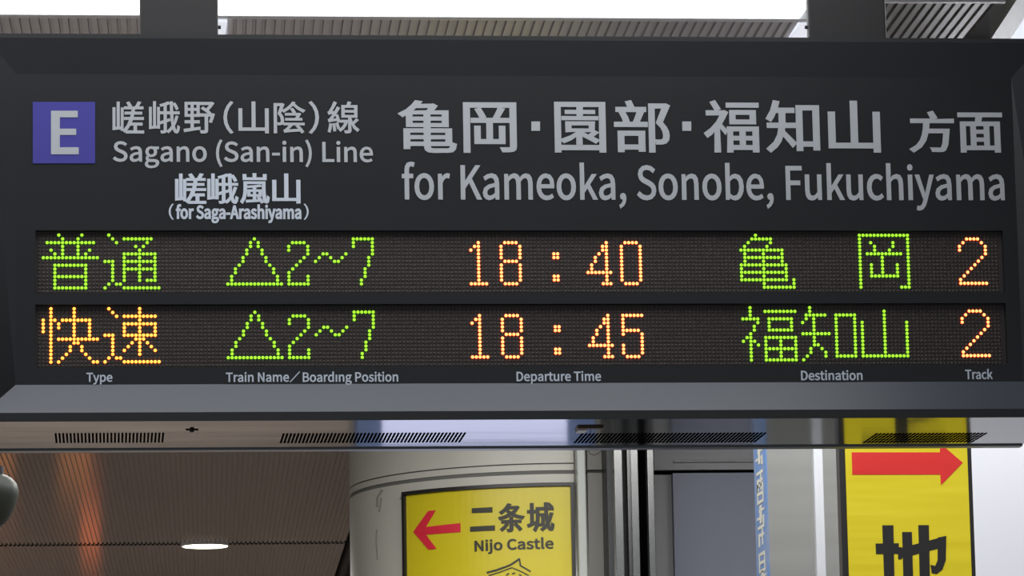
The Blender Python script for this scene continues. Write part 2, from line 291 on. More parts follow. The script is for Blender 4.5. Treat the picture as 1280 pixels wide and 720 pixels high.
陰	701	394,442 425,398 447,356 489,377 466,418 433,460;291,248 291,208 620,208 620,248 541,248 593,345 558,356 550,354 286,354 286,314 527,314 489,248;270,-45 336,-35 588,-17 613,-58 655,-33 608,37 543,108 502,85 557,25 340,13 432,110 665,110 665,151 252,151 252,110 370,110 325,57 293,26 272,10 254,3;57,558 57,-56 104,-56 104,511 195,511 139,348 190,272 203,208 200,179 188,160 166,154 125,155 139,109 186,110 222,123 243,154 250,203 245,249 226,299 187,354 257,540 223,560 215,558;434,592 381,524 307,461 220,410 255,374 356,441 439,524 529,443 645,374 679,415 556,478 464,556 478,578
面	701	272,234 421,234 421,155 272,155;272,277 272,354 421,354 421,277;272,112 421,112 421,30 272,30;41,542 41,492 311,492 291,403 73,403 73,-56 123,-56 123,-19 574,-19 574,-56 627,-56 627,403 345,403 373,492 662,492 662,542;123,30 123,354 224,354 224,30;574,30 469,30 469,354 574,354
（	701	487,266 504,138 553,27 626,-67 668,-46 599,45 554,148 538,266 554,384 599,488 668,578 626,599 553,505 504,394
）	701	214,266 196,394 148,505 74,599 32,578 102,488 147,384 162,266 147,148 102,45 32,-46 74,-67 148,27 196,138
／	701	655,592 24,-39 45,-60 676,571"""
G = {}
for line in GLYPHS.strip('\n').split('\n'):
    ch, adv, body = line.split('\t')
    loops = [np.array([[float(q) for q in p.split(',')] for p in sp.split(' ')]) for sp in body.split(';') if sp]
    G[ch] = (float(adv), loops)
G['ı'] = (G['i'][0], sorted(G['i'][1], key=lambda l: l[:, 1].max())[:1])      # an i that has lost its dot
CAP = max(l[:, 1].max() for l in G['E'][1])

def sarea(l):
    x, y = l[:, 0], l[:, 1]
    return 0.5 * np.sum(x*np.roll(y, -1) - y*np.roll(x, -1))
def offset(loops, bx, by):
    if bx == 0 and by == 0: return loops
    big = max(loops, key=lambda l: abs(sarea(l)))
    sg = 1.0 if sarea(big) > 0 else -1.0
    out = []
    for l in loops:
        d = np.roll(l, -1, 0) - l
        d /= np.maximum(np.linalg.norm(d, axis=1, keepdims=True), 1e-12)
        n = np.stack([d[:, 1], -d[:, 0]], 1) * sg
        p = np.roll(n, 1, 0)
        m = n + p
        den = np.maximum(1 + np.sum(n*p, 1, keepdims=True), 0.5)
        out.append(l + m / den * np.array([bx, by]))
    return out
def resample(l, step):
    out = []
    for a, b in zip(l, np.roll(l, -1, 0)):
        k = max(1, int(math.ceil(np.linalg.norm(b-a)/step)))
        for i in range(k): out.append(a + (b-a)*i/k)
    return np.array(out)
def fill(loops, step=None):
    """non-zero filling of closed loops: 2D vertices and triangles"""
    S = 1000.0
    if step: loops = [resample(l, step) for l in loops]
    vs, es = [], []
    for l in loops:
        n = len(vs)
        vs += [Vector((p[0]*S, p[1]*S)) for p in l]
        es += [(n+i, n+(i+1) % len(l)) for i in range(len(l))]
    if step:
        A = np.concatenate(loops)
        for gx in np.arange(A[:, 0].min()+step/2, A[:, 0].max(), step):
            for gy in np.arange(A[:, 1].min()+step/2, A[:, 1].max(), step):
                vs.append(Vector((gx*S, gy*S)))
    v, e, f = delaunay_2d_cdt(vs, es, [], 0, 1e-4)[:3]
    if not f: return np.zeros((0, 2)), []
    V = np.array([[p.x, p.y] for p in v]) / S
    T = np.array([t[:3] for t in f])
    c = V[T].mean(1)
    wn = np.zeros(len(c))
    for l in loops:
        a, b = l, np.roll(l, -1, 0)
        for i in range(len(a)):
            (x0, y0), (x1, y1) = a[i], b[i]
            cr = (x1-x0)*(c[:, 1]-y0) - (c[:, 0]-x0)*(y1-y0)
            wn += ((y0 <= c[:, 1]) & (y1 > c[:, 1]) & (cr > 0)).astype(int)
            wn -= ((y1 <= c[:, 1]) & (y0 > c[:, 1]) & (cr < 0)).astype(int)
    return V, [tuple(t) for t, k in zip(T.tolist(), wn) if abs(k) > 0.5]
def letters(name, groups, to3d, th, m, parent, step=None):
    """groups: list of loop lists in plane coordinates; one raised mesh"""
    mb = MB()
    for loops in groups:
        V, T = fill(loops, step)
        if not len(T): continue
        n = len(mb.v)
        used = sorted({i for t in T for i in t}); ix = {u: i for i, u in enumerate(used)}
        k = len(used)
        mb.v += [tuple(to3d(V[u][0], V[u][1], th)) for u in used] + [tuple(to3d(V[u][0], V[u][1], 0)) for u in used]
        cnt = {}
        for t in T:
            mb.f.append(tuple(n+ix[i] for i in t))
            for a, b in ((t[0], t[1]), (t[1], t[2]), (t[2], t[0])): cnt[(a, b)] = 1
        for (a, b) in cnt:
            if (b, a) not in cnt:
                mb.f.append((n+ix[b], n+ix[a], n+k+ix[a], n+k+ix[b]))
    return mb.build(name, m, parent)
def string_loops(s):
    x, out = 0.0, []
    for ch in s:
        adv, loops = G[ch]
        if loops: out.append([l + np.array([x, 0]) for l in loops])
        x += adv
    return out
def fit_box(ch, box, b, to2d, by=None):
    """one character stretched to a pixel box (x0, y0, x1, y1), strokes thickened by b px"""
    loops = G[ch][1]
    A = np.concatenate(loops)
    lo, hi = A.min(0), A.max(0)
    x0, y0, x1, y1 = box
    p, q = to2d(x0, (y0+y1)/2), to2d(x1, (y0+y1)/2)
    t, u = to2d((x0+x1)/2, y0), to2d((x0+x1)/2, y1)
    P0, P1 = np.array([p[0], u[1]]), np.array([q[0], t[1]])
    px = (P1[0]-P0[0]) / (x1-x0)
    by = b if by is None else by
    bo = np.array([b, by]) * px
    P0, P1 = P0 + bo, P1 - bo
    return offset([P0 + (l-lo)/(hi-lo)*(P1-P0) for l in loops], bo[0], bo[1])
def fit_line(s, x0, x1, cap, base, b, to2d):
    gl = string_loops(s)
    A = np.concatenate([l for g in gl for l in g])
    lo, hi = A[:, 0].min(), A[:, 0].max()
    xm = (x0+x1)/2
    U0, U1 = to2d(x0, base)[0], to2d(x1, base)[0]
    V0 = (to2d(x0, base)[1] + to2d(x1, base)[1])/2
    V1 = (to2d(x0, cap)[1] + to2d(x1, cap)[1])/2
    px = (U1-U0)/(x1-x0); bo = b*px
    f = lambda l: np.stack([U0+bo + (l[:, 0]-lo)/(hi-lo)*(U1-U0-2*bo), V0+bo + l[:, 1]/CAP*(V1-V0-2*bo)], 1)
    return [offset([f(l) for l in g], bo, bo) for g in gl]
def poly(pts, to2d): return np.array([to2d(*p)[:2] for p in pts])
def stroke(pts, wd, to2d):
    """thick polyline in pixels -> loops"""
    out = []
    for (ax, ay), (bx, by) in zip(pts[:-1], pts[1:]):
        L = math.hypot(bx-ax, by-ay) or 1
        nx, ny = -(by-ay)/L*wd/2, (bx-ax)/L*wd/2
        q = poly([(ax+nx, ay+ny), (ax-nx, ay-ny), (bx-nx, by-ny), (bx+nx, by+ny)], to2d)
        out.append(q if sarea(q) > 0 else q[::-1])
    return out

# ================================================================== SETTING
ZC = CAM[2] + 2.4                                # ceiling height
def rib_sheet(name, xa, xb, ya, yb, z, m=m_rib, skew=0.0235, pitch=0.025):
    mb = MB(); h = 0.009
    n = int((xb-xa)/pitch)
    prof = []
    for i in range(n):
        x = xa + i*pitch
        prof += [(x, z), (x+pitch*0.60, z), (x+pitch*0.66, z+h), (x+pitch*0.94, z+h)]
    prof.append((xa+n*pitch, z))
    for (x, zz) in prof:
        mb.v.append((x+skew*(ya-2), ya, zz)); mb.v.append((x+skew*(yb-2), yb, zz))
    for i in range(len(prof)-1):
        mb.f.append((2*i, 2*i+1, 2*i+3, 2*i+2))
    return struct(mb.build(name, m))
E_NEAR = at_z(1222, 40, ZC); E_FAR = at_z(436, 677, ZC)
XR_NEAR = E_NEAR[0] - 0.0235*(E_NEAR[1]-2)
XR_FAR = E_FAR[0] - 0.0235*(E_FAR[1]-2)
YSL = at_z(640, 24, ZC)[1]                       # where the ribbed part begins behind the light
YJ = at_z(220, 681, ZC)[1]
XM = at_z(1060, 40, ZC)[0]
rib_sheet('ceiling', -2.6, XM, YSL, 7.0, ZC, m_ribnear)
rib_sheet('ceiling_corner', XM+0.002, XR_NEAR, at_z(1180, 4, ZC)[1], 7.0, ZC, m_ribdim)
rib_sheet('ceiling_middle', -3.4, XR_FAR, 7.012, YJ-0.07, ZC)
rib_sheet('ceiling_far', -3.8, XR_FAR, YJ+0.02, YJ+5.0, ZC)
struct(MB().box(-7, 7, -12, 26, ZC+0.25, ZC+0.30).build('ceiling_slab', m_void))
t = MB(); a0 = XR_FAR
t.v = [(a0+0.0235*(7-2)+dx, 7, z) for dx in (0.004, 0.035) for z in (ZC-0.03, ZC+0.1)] + \
      [(a0+0.0235*(21-2)+dx, 21, z) for dx in (0.004, 0.035) for z in (ZC-0.03, ZC+0.1)]
t.f = [(0,1,3,2),(4,6,7,5),(0,4,5,1),(2,3,7,6),(0,2,6,4),(1,5,7,3)]
struct(t.build('trim_1', m_void))
struct(MB().box(-7, 7, -12, 26, -0.1, 0.0).build('floor', m_floor))
struct(MB().box(-7, 7, 24.0, 24.2, 0, ZC+0.25).build('wall_far', m_far))
struct(MB().box(-7.2, -7.0, -12, 26, 0, ZC+0.25).build('wall_left', m_sidew))
struct(MB().box(7.0, 7.2, -12, 26, 0, ZC+0.25).build('wall_right', m_sidew))

# right hand white wall beside the yellow banner
p = at_y(1216.5, 640, 3.4)
struct(MB().box(p[0], 4.2, 3.4, 3.6, 0, ZC+0.25).build('wall_white', m_whitewall))

# ceiling beam and luminous strip to the right of the ribbed sheet
def ceil_quad(name, pts, z, th, m):
    mb = MB(); P = [at_z(x, y, z) for x, y in pts]
    mb.v = [(q[0], q[1], z) for q in P] + [(q[0], q[1], z+th) for q in P]
    mb.f = [(0,1,2,3),(7,6,5,4),(0,4,5,1),(1,5,6,2),(2,6,7,3),(3,7,4,0)]
    return mb.build(name, m)
struct(ceil_quad('trim_2', [(1238, 50), (1261, 50), (1305, -14), (1280, -14)], ZC-0.02, 0.1, m_pilaster))
struct(ceil_quad('trim_3', [(1090, 4.4), (1256, 4.4), (1257, 2.4), (1090, 2.4)], ZC-0.01, 0.02, m_whiteframe))
t = thing('ceiling_light', 'flat white luminous ceiling panel at far right corner above the black board', 'ceiling light', tuple(at_z(1300, 30, ZC)))
ceil_quad('diffuser', [(1262, 50), (1420, 50), (1450, -14), (1306, -14)], ZC+0.01, 0.02, mat('soft_diffuser', (230, 232, 238), .5, emit=(214, 222, 236), strength=0.75)).parent = t
t.children[0].matrix_parent_inverse = Matrix.Translation(t.location).inverted()

# big luminous ceiling panel the two posts go up to
L1 = at_z(1006, 14, ZC); YF = at_z(640, 20, ZC)[1]
t = thing('ceiling_light', 'long glaring white luminous ceiling panel behind the posts, above the black board', 'ceiling light', (-0.4, 0.6, ZC))
MB().box(-2.6, L1[0], -1.3, YF, ZC, ZC+0.02).build('diffuser', m_diffuser, t)
MB().box(-2.6, L1[0]+0.04, YF, YSL, ZC-0.004, ZC+0.02).build('frame', m_whiteframe, t)
for (xa, xb) in ((236, 281), (988, 1046)):
    P = [at_z(xa, 50, ZC-0.012), at_z(xb, 50, ZC-0.012), at_z(xb + 10, 23, ZC-0.012), at_z(xa + 10, 23, ZC-0.012)]
    mb = MB(); xa_, xb_ = P[0][0], P[1][0]
    mb.box(xa_, xb_, YSL, YSL+1.0, ZC-0.012, ZC+0.02)
    mb.build('lit_strip', mat('strip_diffuser', (235, 238, 244), .5, emit=(226, 230, 240), strength=0.8), t)

# ================================================================== DEPARTURE BOARD
PT = 0.0078                                     # LED pitch
YT = -0.002                                     # top edge of the outer rim
YP = 0.004                                      # text panel face
YR = -0.045                                     # outer rim face
XL, XR = -1.072, 1.166
def rowz(x, y, Y): return at_y(x, y, Y)[2]
ZT = (rowz(0, 43, YT) + rowz(1280, 47, YT))/2
ZB = (rowz(0, 527, YR) + rowz(1280, 522, YR))/2
YB = at_z(640, 561, ZB)[1]
RIM = 0.018
PX0, PX1 = at_y(20, 300, YP)[0], at_y(1272, 300, YP)[0]
PZ1 = (rowz(0, 95, YP) + rowz(1280, 95, YP))/2
PZ0 = (rowz(20, 479.5, YP) + rowz(1272, 478.5, YP))/2
board = thing('departure_board', 'big charcoal hanging departure board with two rows of lit LED text', 'departure board', ((XL+XR)/2, 0.2, ZB))
case = MB().box(XL, XR, 0.02, YB, ZB+0.012, ZT).build('case', m_case, board)
fr = MB()                                       # outer rim + its four sides
zb1, zt1, xl1, xr1 = ZB+RIM, ZT-RIM*0.5, XL+RIM, XR-RIM
o4 = [(XL, ZB), (XR, ZB), (XR, ZT), (XL, ZT)]; i4 = [(xl1, zb1), (xr1, zb1), (xr1, zt1), (xl1, zt1)]
YO = (YR, YR, YT, YT)                           # the rim stands further out at the bottom
for k in range(4):
    l = (k+1) % 4
    a, b = o4[k], o4[l]; c, d = i4[l], i4[k]
    fr.quad((a[0], YO[k], a[1]), (b[0], YO[l], b[1]), (c[0], YO[l], c[1]), (d[0], YO[k], d[1]))
    if k: fr.quad((a[0], 0.02, a[1]), (b[0], 0.02, b[1]), (b[0], YO[l], b[1]), (a[0], YO[k], a[1]))
fr.build('rim', m_rim, board)
p4 = [(PX0, PZ0), (PX1, PZ0), (PX1, PZ1), (PX0, PZ1)]
for k in range(4):                              # four frame members, mitred; the bottom one is a sloping ledge
    l = (k+1) % 4
    a, b = i4[k], i4[l]; c, d = p4[l], p4[k]
    MB().quad((a[0], YO[k], a[1]), (b[0], YO[l], b[1]), (c[0], YP, c[1]), (d[0], YP, d[1])).build('frame_bevel', m_ledgelit if k == 0 else m_case, board)
# LED windows
LX = lambda c: (c-120)*PT
LZ = lambda r, s: ZROW - (r + s)*PT
WINS = [(0.0, 'upper'), (19.506, 'lower')]
wx0, wx1 = LX(-2.0), LX(254.6)
fp = MB()                                       # front panel with two openings
zs = [PZ0, LZ(15.7, 19.506), LZ(-0.9, 19.506), LZ(15.6, 0), LZ(-1.0, 0), PZ1]
def pq(x0, x1, z0, z1): fp.quad((x0, YP, z0), (x1, YP, z0), (x1, YP, z1), (x0, YP, z1))
pq(PX0, PX1, zs[0], zs[1]); pq(PX0, PX1, zs[2], zs[3]); pq(PX0, PX1, zs[4], zs[5])
for (za, zb) in ((zs[1], zs[2]), (zs[3], zs[4])):
    pq(PX0, wx0, za, zb); pq(wx1, PX1, za, zb)
    yb = 0.018
    fp.quad((wx0, YP, za), (wx0, yb, za), (wx0, yb, zb), (wx0, YP, zb)); fp.quad((wx1, yb, za), (wx1, YP, za), (wx1, YP, zb), (wx1, yb, zb))
    fp.quad((wx0, YP, za), (wx1, YP, za), (wx1, yb, za), (wx0, yb, za)); fp.quad((wx0, yb, zb), (wx1, yb, zb), (wx1, YP, zb), (wx0, YP, zb))
fp.build('front_panel', m_panel, board)

def parse(spec, r0):
    out = []
    for k, row in enumerate(spec.split(';')):
        for t_ in row.split(','):
            t_ = t_.strip()
            if not t_: continue
            if '-' in t_:
                a, b = t_.split('-'); out += [(c, r0+k) for c in range(int(a), int(b)+1)]
            else: out.append((int(t_), r0+k))
    return out
TRI = ('7;6,8;6,8;5,9;5,9;4,10;4,10;3,11;2,12;2,12;1,13;1,13;0-14', 1)
TWO = ('17-20;16,21;16,21;21;20;19;18;17;16;16,21;16,21;16-21', 2)
WAVE = ('25,26,31;24,27,30;23,28,29', 5)
SEVEN = ('33-38;33,38;33,38;38;38;37;37;37;36;36;36;35;35', 1)
ONE = ('2;1,2;0,2;2;2;2;2;2;2;2;2;0-4', 2)
EIGHT = ('9-12;8,13;8,13;8,13;8,13;9-12;8,13;8,13;8,13;8,13;8,13;9-12', 2)
COLON = ('22,23;22,23', 5)
COLON_LOW = ('22,23;22,23', 11)
FOUR = ('36;35,36;35,36;34,36;33,36;33,36;32,36;32,36;31-37;36;36;35-37', 2)
ZERO = ('41-44;40,45;40,45;40,45;40,45;40,45;40,45;40,45;40,45;40,45;40,45;41-44', 2)
FIVE = ('40-45;40;40;40;40-44;40,45;45;45;40,45;40,45;40,45;41-44', 2)
FU = ('4,10;5,9;1-13;5,9;2,5,9,12;3,5,9,11;0-14;;3-11;3,11;3,11;3-11;3,11;3,11;3-11', 0)
TSU = ('17;18,21-28;19,27;24,26;25;21-29;21,25,29;16-18,21-29;18,21,25,29;18,21-29;18,21,25,29;18,21,25,29;18,21,25,27-29;17,19,20;16,21-30', 0)
KAI = ('2,8;2,8;2,8;0,2,3,5-12;0,2,4,8,12;0,2,4,8,12;0,2,8,12;2,8,12;2,4-14;2,8,9;2,7,10;2,7,10;2,6,11;2,5,12;2,4,13,14', 0)
SOKU = ('17,25;18,25;19,21-29;25;21-29;21,25,29;21,25,29;16-18,21-29;18,24-26;18,23,25,27;18,22,25,28;18,21,25,29;18,25;17,19,20;16,21-30', 0)
KAME = ('4;3-8;2,8;1,7;0-11;1,6,11;1-11;1,6,11;0-12;0,6,12;0-12;0,6,12;0-12,14;6,14;6-14', 0)
OKA = ('32-45;32,45;32,35,41,45;32,36,41,45;32,36,40,45;32,34-43,45;32,38,45;32,38,45;32,35,38,42,45;32,35,38,42,45;32,35,38,42,45;32,35-42,45;32,45;32,45;32,43-45', 0)
TRK = ('2-5;1,6;0,7;0,7;7;6;5;4;3;2;1;0;0-7', 1)
FUKU = ('2;2,6-14;2;0-4,7-13;4,7,13;3,7,13;3,7-13;2;1,2,6-14;0,2,3,6,10,14;2,4,6,10,14;2,6-14;2,6,10,14;2,6,10,14;2,6-14', 0)
CHI = ('18;18;17-22,25-30;17,19,25,30;16,19,25,30;19,25,30;19,25,30;16-23,25,30;19,25,30;19,25,30;19,20,25,30;18,21,25,30;18,22,25,30;17,22,25-30;16', 0)
YAMA = ('38;38;38;32,38,44;32,38,44;32,38,44;32,38,44;32,38,44;32,38,44;32,38,44;32,38,44;32,38,44;32-44', 1)
gr, am, og = (m_green, m_greenrim), (m_amber, m_amberhalo), (m_orange, m_orangehalo)
UP = [(FU, 0, gr), (TSU, 0, gr), (TRI, 48, gr), (TWO, 48, gr), (WAVE, 48, gr), (SEVEN, 48, gr),
      (ONE, 112, og), (EIGHT, 112, og), (COLON, 112, og), (COLON_LOW, 112, og), (FOUR, 112, og), (ZERO, 112, og),
      (KAME, 184, gr), (OKA, 184, gr), (TRK, 243, og)]
LO = [(KAI, 0, am), (SOKU, 0, am), (TRI, 48, gr), (TWO, 48, gr), (WAVE, 48, gr), (SEVEN, 48, gr),
      (ONE, 112, og), (EIGHT, 112, og), (COLON, 112, og), (COLON_LOW, 112, og), (FOUR, 112, og), (FIVE, 112, og),
      (FUKU, 184, gr), (CHI, 184, gr), (YAMA, 184, gr), (TRK, 243, og)]
YL = 0.0165
def dome(mb, x, z, rings, seg):
    """rings: list of (radius, height); last one is the tip"""
    n = len(mb.v); k = len(rings)
    for r, h in rings[:-1]:
        for i in range(seg):
            a = 2*math.pi*i/seg
            mb.v.append((x + r*math.cos(a), YL - h, z + r*math.sin(a)))
    mb.v.append((x, YL - rings[-1][1], z))
    for j in range(k-2):
        for i in range(seg):
            i2 = (i+1) % seg
            mb.f.append((n+j*seg+i, n+j*seg+i2, n+(j+1)*seg+i2, n+(j+1)*seg+i))
    for i in range(seg):
        mb.f.append((n+(k-2)*seg+i, n+(k-2)*seg+(i+1) % seg, n+(k-1)*seg))
for (s, nm), chars, (za, zb) in zip(WINS, (UP, LO), ((zs[3], zs[4]), (zs[1], zs[2]))):
    pan = MB().box(wx0, wx1, YL, 0.03, za, zb).build('led_panel', m_ledback, board)
    lit = set()
    for (spec, r0), c0, (core, rim) in chars:
        dots = [(c+c0, r) for c, r in parse(spec, r0)]
        lit |= set(dots)
        mb = MB(); nf = []
        for c, r in dots:
            a = len(mb.f)
            x, z = LX(c), LZ(r, s)
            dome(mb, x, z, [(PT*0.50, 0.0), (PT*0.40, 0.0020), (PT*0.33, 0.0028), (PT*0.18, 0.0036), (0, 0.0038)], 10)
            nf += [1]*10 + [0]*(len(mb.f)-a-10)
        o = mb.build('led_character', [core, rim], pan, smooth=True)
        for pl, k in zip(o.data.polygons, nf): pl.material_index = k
    mb = MB()
    for c in range(-1, 254):
        for r in range(0, 16):
            if (c, r) not in lit:
                dome(mb, LX(c), LZ(r, s), [(PT*0.40, 0.0), (PT*0.25, 0.0014), (0, 0.0018)], 6)
    o = mb.build('unlit_leds', m_leddot, pan)
    o['kind'] = 'stuff'

# printed lettering on the panel
b2 = lambda x, y: (lambda q: (q[0], q[2]))(at_y(x, y, YP))
b3 = lambda u, v, h: (u, YP - h, v)
TH = 0.0012
badge = letters('line_badge', [[poly([(41, 204.4), (118.9, 204.4), (118.9, 127.6), (41, 127.6)], b2)]], b3, 0.002, m_blue, board)
badge['label'] = 'violet blue square badge'
eb = []
for q in ((63.8, 138.8, 74.8, 193.2), (63.8, 138.8, 97.2, 147), (63.8, 161.2, 95.2, 169), (63.8, 184.4, 98.4, 193.2)):
    l = poly([(q[0], q[3]), (q[2], q[3]), (q[2], q[1]), (q[0], q[1])], b2)
    eb.append(l if sarea(l) > 0 else l[::-1])
letters('badge_letter', [eb], lambda u, v, h: (u, YP-0.002-h, v), 0.001, m_vinyl, badge)
def characters(name, groups, m):                # each printed character is a part of its own
    for g in groups: letters(name, [g], b3, TH, m, board)
cj = lambda lst, b, by=None: [fit_box(c, bx, b, b2, by) for c, bx in lst]
characters('line_name_character', cj([
    ('嵯', (140.6, 126.7, 180.2, 167)), ('峨', (186.2, 126.7, 225, 167)), ('野', (229.4, 127.3, 268.5, 167)),
    ('（', (279.2, 126.5, 291.6, 167.3)), ('山', (298, 127, 336, 166.8)), ('陰', (342, 127, 381.6, 166.8)),
    ('）', (386, 126.5, 398.8, 167.3)), ('線', (409.4, 126.8, 449.2, 166.8))], 0.65, 0.45), m_vinyl)
letters('line_name_lettering', fit_line('Sagano (San-in) Line', 141.2, 466.3, 177.3, 202.4, 0.55, b2), b3, TH, m_vinyl, board)
characters('destination_character', cj([
    ('亀', (498, 125.4, 570.8, 191.2)), ('岡', (579, 128, 645.8, 191.2)), ('園', (693, 127.4, 757.2, 190.8)),
    ('部', (767.4, 125.4, 837.8, 190.8)), ('福', (879.8, 125.4, 949, 190.8)), ('知', (957.4, 125.4, 1024.4, 190.8)),
    ('山', (1035, 126, 1100.2, 190.8)), ('方', (1136.6, 138.6, 1192.8, 190.8)), ('面', (1197.4, 140.8, 1253.2, 190.8))], 1.55, 0.9)
, m_vinyl)
for x0, x1 in ((664.2, 675), (852.8, 864)):
    letters('separator_dot', [[poly([(x0, 163.6), (x1, 163.6), (x1, 152), (x0, 152)], b2)]], b3, TH, m_vinyl, board)
letters('destination_lettering', fit_line('for Kameoka, Sonobe, Fukuchiyama', 502.6, 1256, 207.2, 249.9, 0.75, b2), b3, TH, m_vinyl, board)
letters('sticker_lettering', cj([('嵯', (218.8, 216.6, 257.9, 254.9)), ('峨', (259, 217, 298.2, 254.9)), ('嵐', (300, 216.6, 337, 254.7)), ('山', (340.2, 217, 375.6, 254.4))], 1.0, 0.45)
    + fit_line('for Saga-Arashiyama', 219.8, 376.8, 256.8, 273.9, 0.75, b2)
    + cj([('(', (210.8, 254.6, 217.2, 274.8)), (')', (379.6, 254.6, 385.8, 274.8))], 0.0), b3, TH, m_sticker, board)
for s_, x0, x1, cp, bs in (('Type', 108.0, 140.6, 465.9, 477.3), ('Train Name', 282.4, 361.4, 465.7, 477.4), ('Boardıng Position', 378.4, 497.8, 465.4, 477.3),
                           ('Departure Time', 645.7, 751.4, 464.6, 476.4), ('Destination', 1001.4, 1078.2, 463.4, 475.3), ('Track', 1206.8, 1240.8, 462.1, 474)):
    gl = fit_line(s_, x0, x1, cp, bs, 0.32, b2)
    if s_ == 'Boardıng Position': gl.append(stroke([(362.6, 477.6), (374.6, 464.6)], 1.2, b2))
    letters('heading_lettering', gl, b3, TH, m_sticker, board)

# mirror underside with four slotted vents, rear lip, little fittings
bottom = MB().box(XL+0.001, XR-0.001, YR+0.0004, YB, ZB, ZB+0.012).build('bottom_panel', m_mirror, board)
MB().box(XL, XR, YB-0.028, YB+0.006, ZB-0.003, ZB+0.05).build('rear_lip', m_lip, board)
def vent(xa, xb):
    A, B_ = at_z(xa, 547, ZB), at_z(xb, 547, ZB)
    n = int(round((xb-xa)/4.62)); dx = (B_[0]-A[0])/n
    y0 = at_z((xa+xb)/2, 553.4, ZB)[1]; y1 = at_z((xa+xb)/2, 541.2, ZB)[1]
    y0, y1 = min(y0, y1), max(y0, y1)
    mb = MB(); dy = (y1-y0)/4
    for i in range(n):
        for j in range(4):
            x = A[0] + i*dx; y = y0 + j*dy
            mb.box(x+dx*0.18, x+dx*0.72, y+dy*0.10, y+dy*0.86, ZB-0.0008, ZB+0.002)
    mb.build('vent', m_slot, bottom)
for xa, xb in ((68, 206), (351, 580), (722, 952), (1087, 1226)): vent(xa, xb)
def post(xa, xb, bolt):
    a, b = at_y(xa, 20, 0.14), at_y(xb, 20, 0.14)
    p_ = MB().box(a[0], b[0], 0.14, 0.165, ZT-0.01, ZC+0.2).build('post', m_post, board, bevel=0.004)
    q = at_y(bolt, 34, 0.152)
    sgn = 1 if bolt > xa + 20 else -1
    MB().lathe(0, 0, [(0, 0), (0.004, 0), (0.004, 0.006), (0, 0.006)], 10).build('bolt', m_rim, p_).matrix_world = \
        Matrix.Translation(((b[0] if sgn > 0 else a[0]), 0.152, q[2])) @ Matrix.Rotation(math.pi/2*sgn, 4, 'Y')
post(174.6, 272.6, 275); post(1010.2, 1107.4, 1007)
q0 = at_z(738, 534, ZB); q1 = at_z(732, 545, ZB)
clip = MB().box(q0[0]-0.026, q0[0]+0.026, q0[1]-0.012, q0[1]+0.004, ZB-0.004, ZB+0.001).build('cable_clip', m_wire, board)
MB().box(q0[0]-0.026, q0[0]-0.006, q0[1]+0.006, q0[1]+0.05, ZB-0.006, ZB+0.001).build('cable_tag', m_whiteframe, board)
yw = YB + 0.016
wp = [(q0[0], q0[1], ZB-0.006)] + [tuple(at_y(x, y, yw)) for x, y in ((738, 556), (735, 563), (737, 567), (742, 569), (748, 567), (753, 562), (757, 556))]
cu = MB().tube(wp, 0.0009, 6).build('cable', m_wire, board, smooth=True)
q = at_z(240, 537, ZB)
lb = MB().lathe(q[0], q[1], [(0, ZB-0.006), (0.0045, ZB-0.005), (0.0045, ZB+0.001), (0, ZB+0.001)], 12)
lb.box(q[0]-0.013, q[0]+0.013, q[1]-0.003, q[1]+0.003, ZB-0.002, ZB+0.001)
lb.build('latch', m_rim, board)

# ================================================================== THINGS BEHIND THE BOARD
# --- round corner column with the left-arrow sign
YN = 6.0
RC = 0.742
pc = at_y(714, 640, YN)
CX, CY = pc[0], YN + RC
def on_cyl(x, y, R=RC):
    d = ray(x, y); ox, oy = CAM[0]-CX, CAM[1]-CY
    a = d[0]**2+d[1]**2; b = 2*(ox*d[0]+oy*d[1]); c = ox**2+oy**2-R*R
    t_ = (-b - math.sqrt(max(b*b-4*a*c, 0)))/(2*a)
    P = CAM + d*t_
    return (math.atan2(P[0]-CX, -(P[1]-CY))*R, P[2])
def cyl3(u, v, h, base=0.0):
    th = u/RC; r = RC + base + h
    return (CX + r*math.sin(th), CY - r*math.cos(th), v)
zg1 = on_cyl(712, 579)[1]; zg2a, zg2b = on_cyl(712, 587.5)[1], on_cyl(712, 592.3)[1]
col = thing('column', 'round cream enamel column with two dark ring joints behind the board', 'column', (CX, CY, 0))
ths, the = -math.radians(125), on_cyl(718.5, 640)[0]/RC
prof = [(RC, 0), (RC, zg2b), (RC-0.006, zg2b), (RC-0.006, zg2a), (RC, zg2a), (RC, zg1-0.003), (RC-0.008, zg1-0.003), (RC-0.008, zg1+0.002), (RC, zg1+0.002), (RC, ZC+0.2)]
MB().lathe(CX, CY, prof, 72, ths, the, False).build('shaft', m_column, col)
MB().lathe(CX, CY, [(RC-0.004, zg2b-0.001), (RC-0.004, zg2a+0.001)], 72, ths, the, False).build('joint', m_joint, col)
MB().lathe(CX, CY, [(RC-0.0065, zg1-0.004), (RC-0.0065, zg1+0.003)], 72, ths, the, False).build('joint', m_joint, col)
sg = thing('direction_sign', 'yellow Nijo Castle sign with red left arrow curved round the cream column', 'sign', cyl3(on_cyl(612, 660)[0], 1.6, 0))
u0, ztl = on_cyl(507.5, 616); u1, ztr = on_cyl(716.6, 603.5)
zt = (ztl+ztr)/2; zbm = zt - 1.05
def cyl_box(name, ua, ub, va, vb, h0, h1, m, parent):
    mb = MB(); n = 24
    for i in range(n+1):
        u = ua + (ub-ua)*i/n
        mb.v += [cyl3(u, va, h1), cyl3(u, vb, h1), cyl3(u, vb, h0), cyl3(u, va, h0)]
    for i in range(n):
        a = 4*i
        for k in range(4):
            l = (k+1) % 4
            mb.f.append((a+k, a+l, a+4+l, a+4+k))
    mb.f += [(3, 2, 1, 0), (4*n, 4*n+1, 4*n+2, 4*n+3)]
    return mb.build(name, m, parent)
fwu = 0.0125
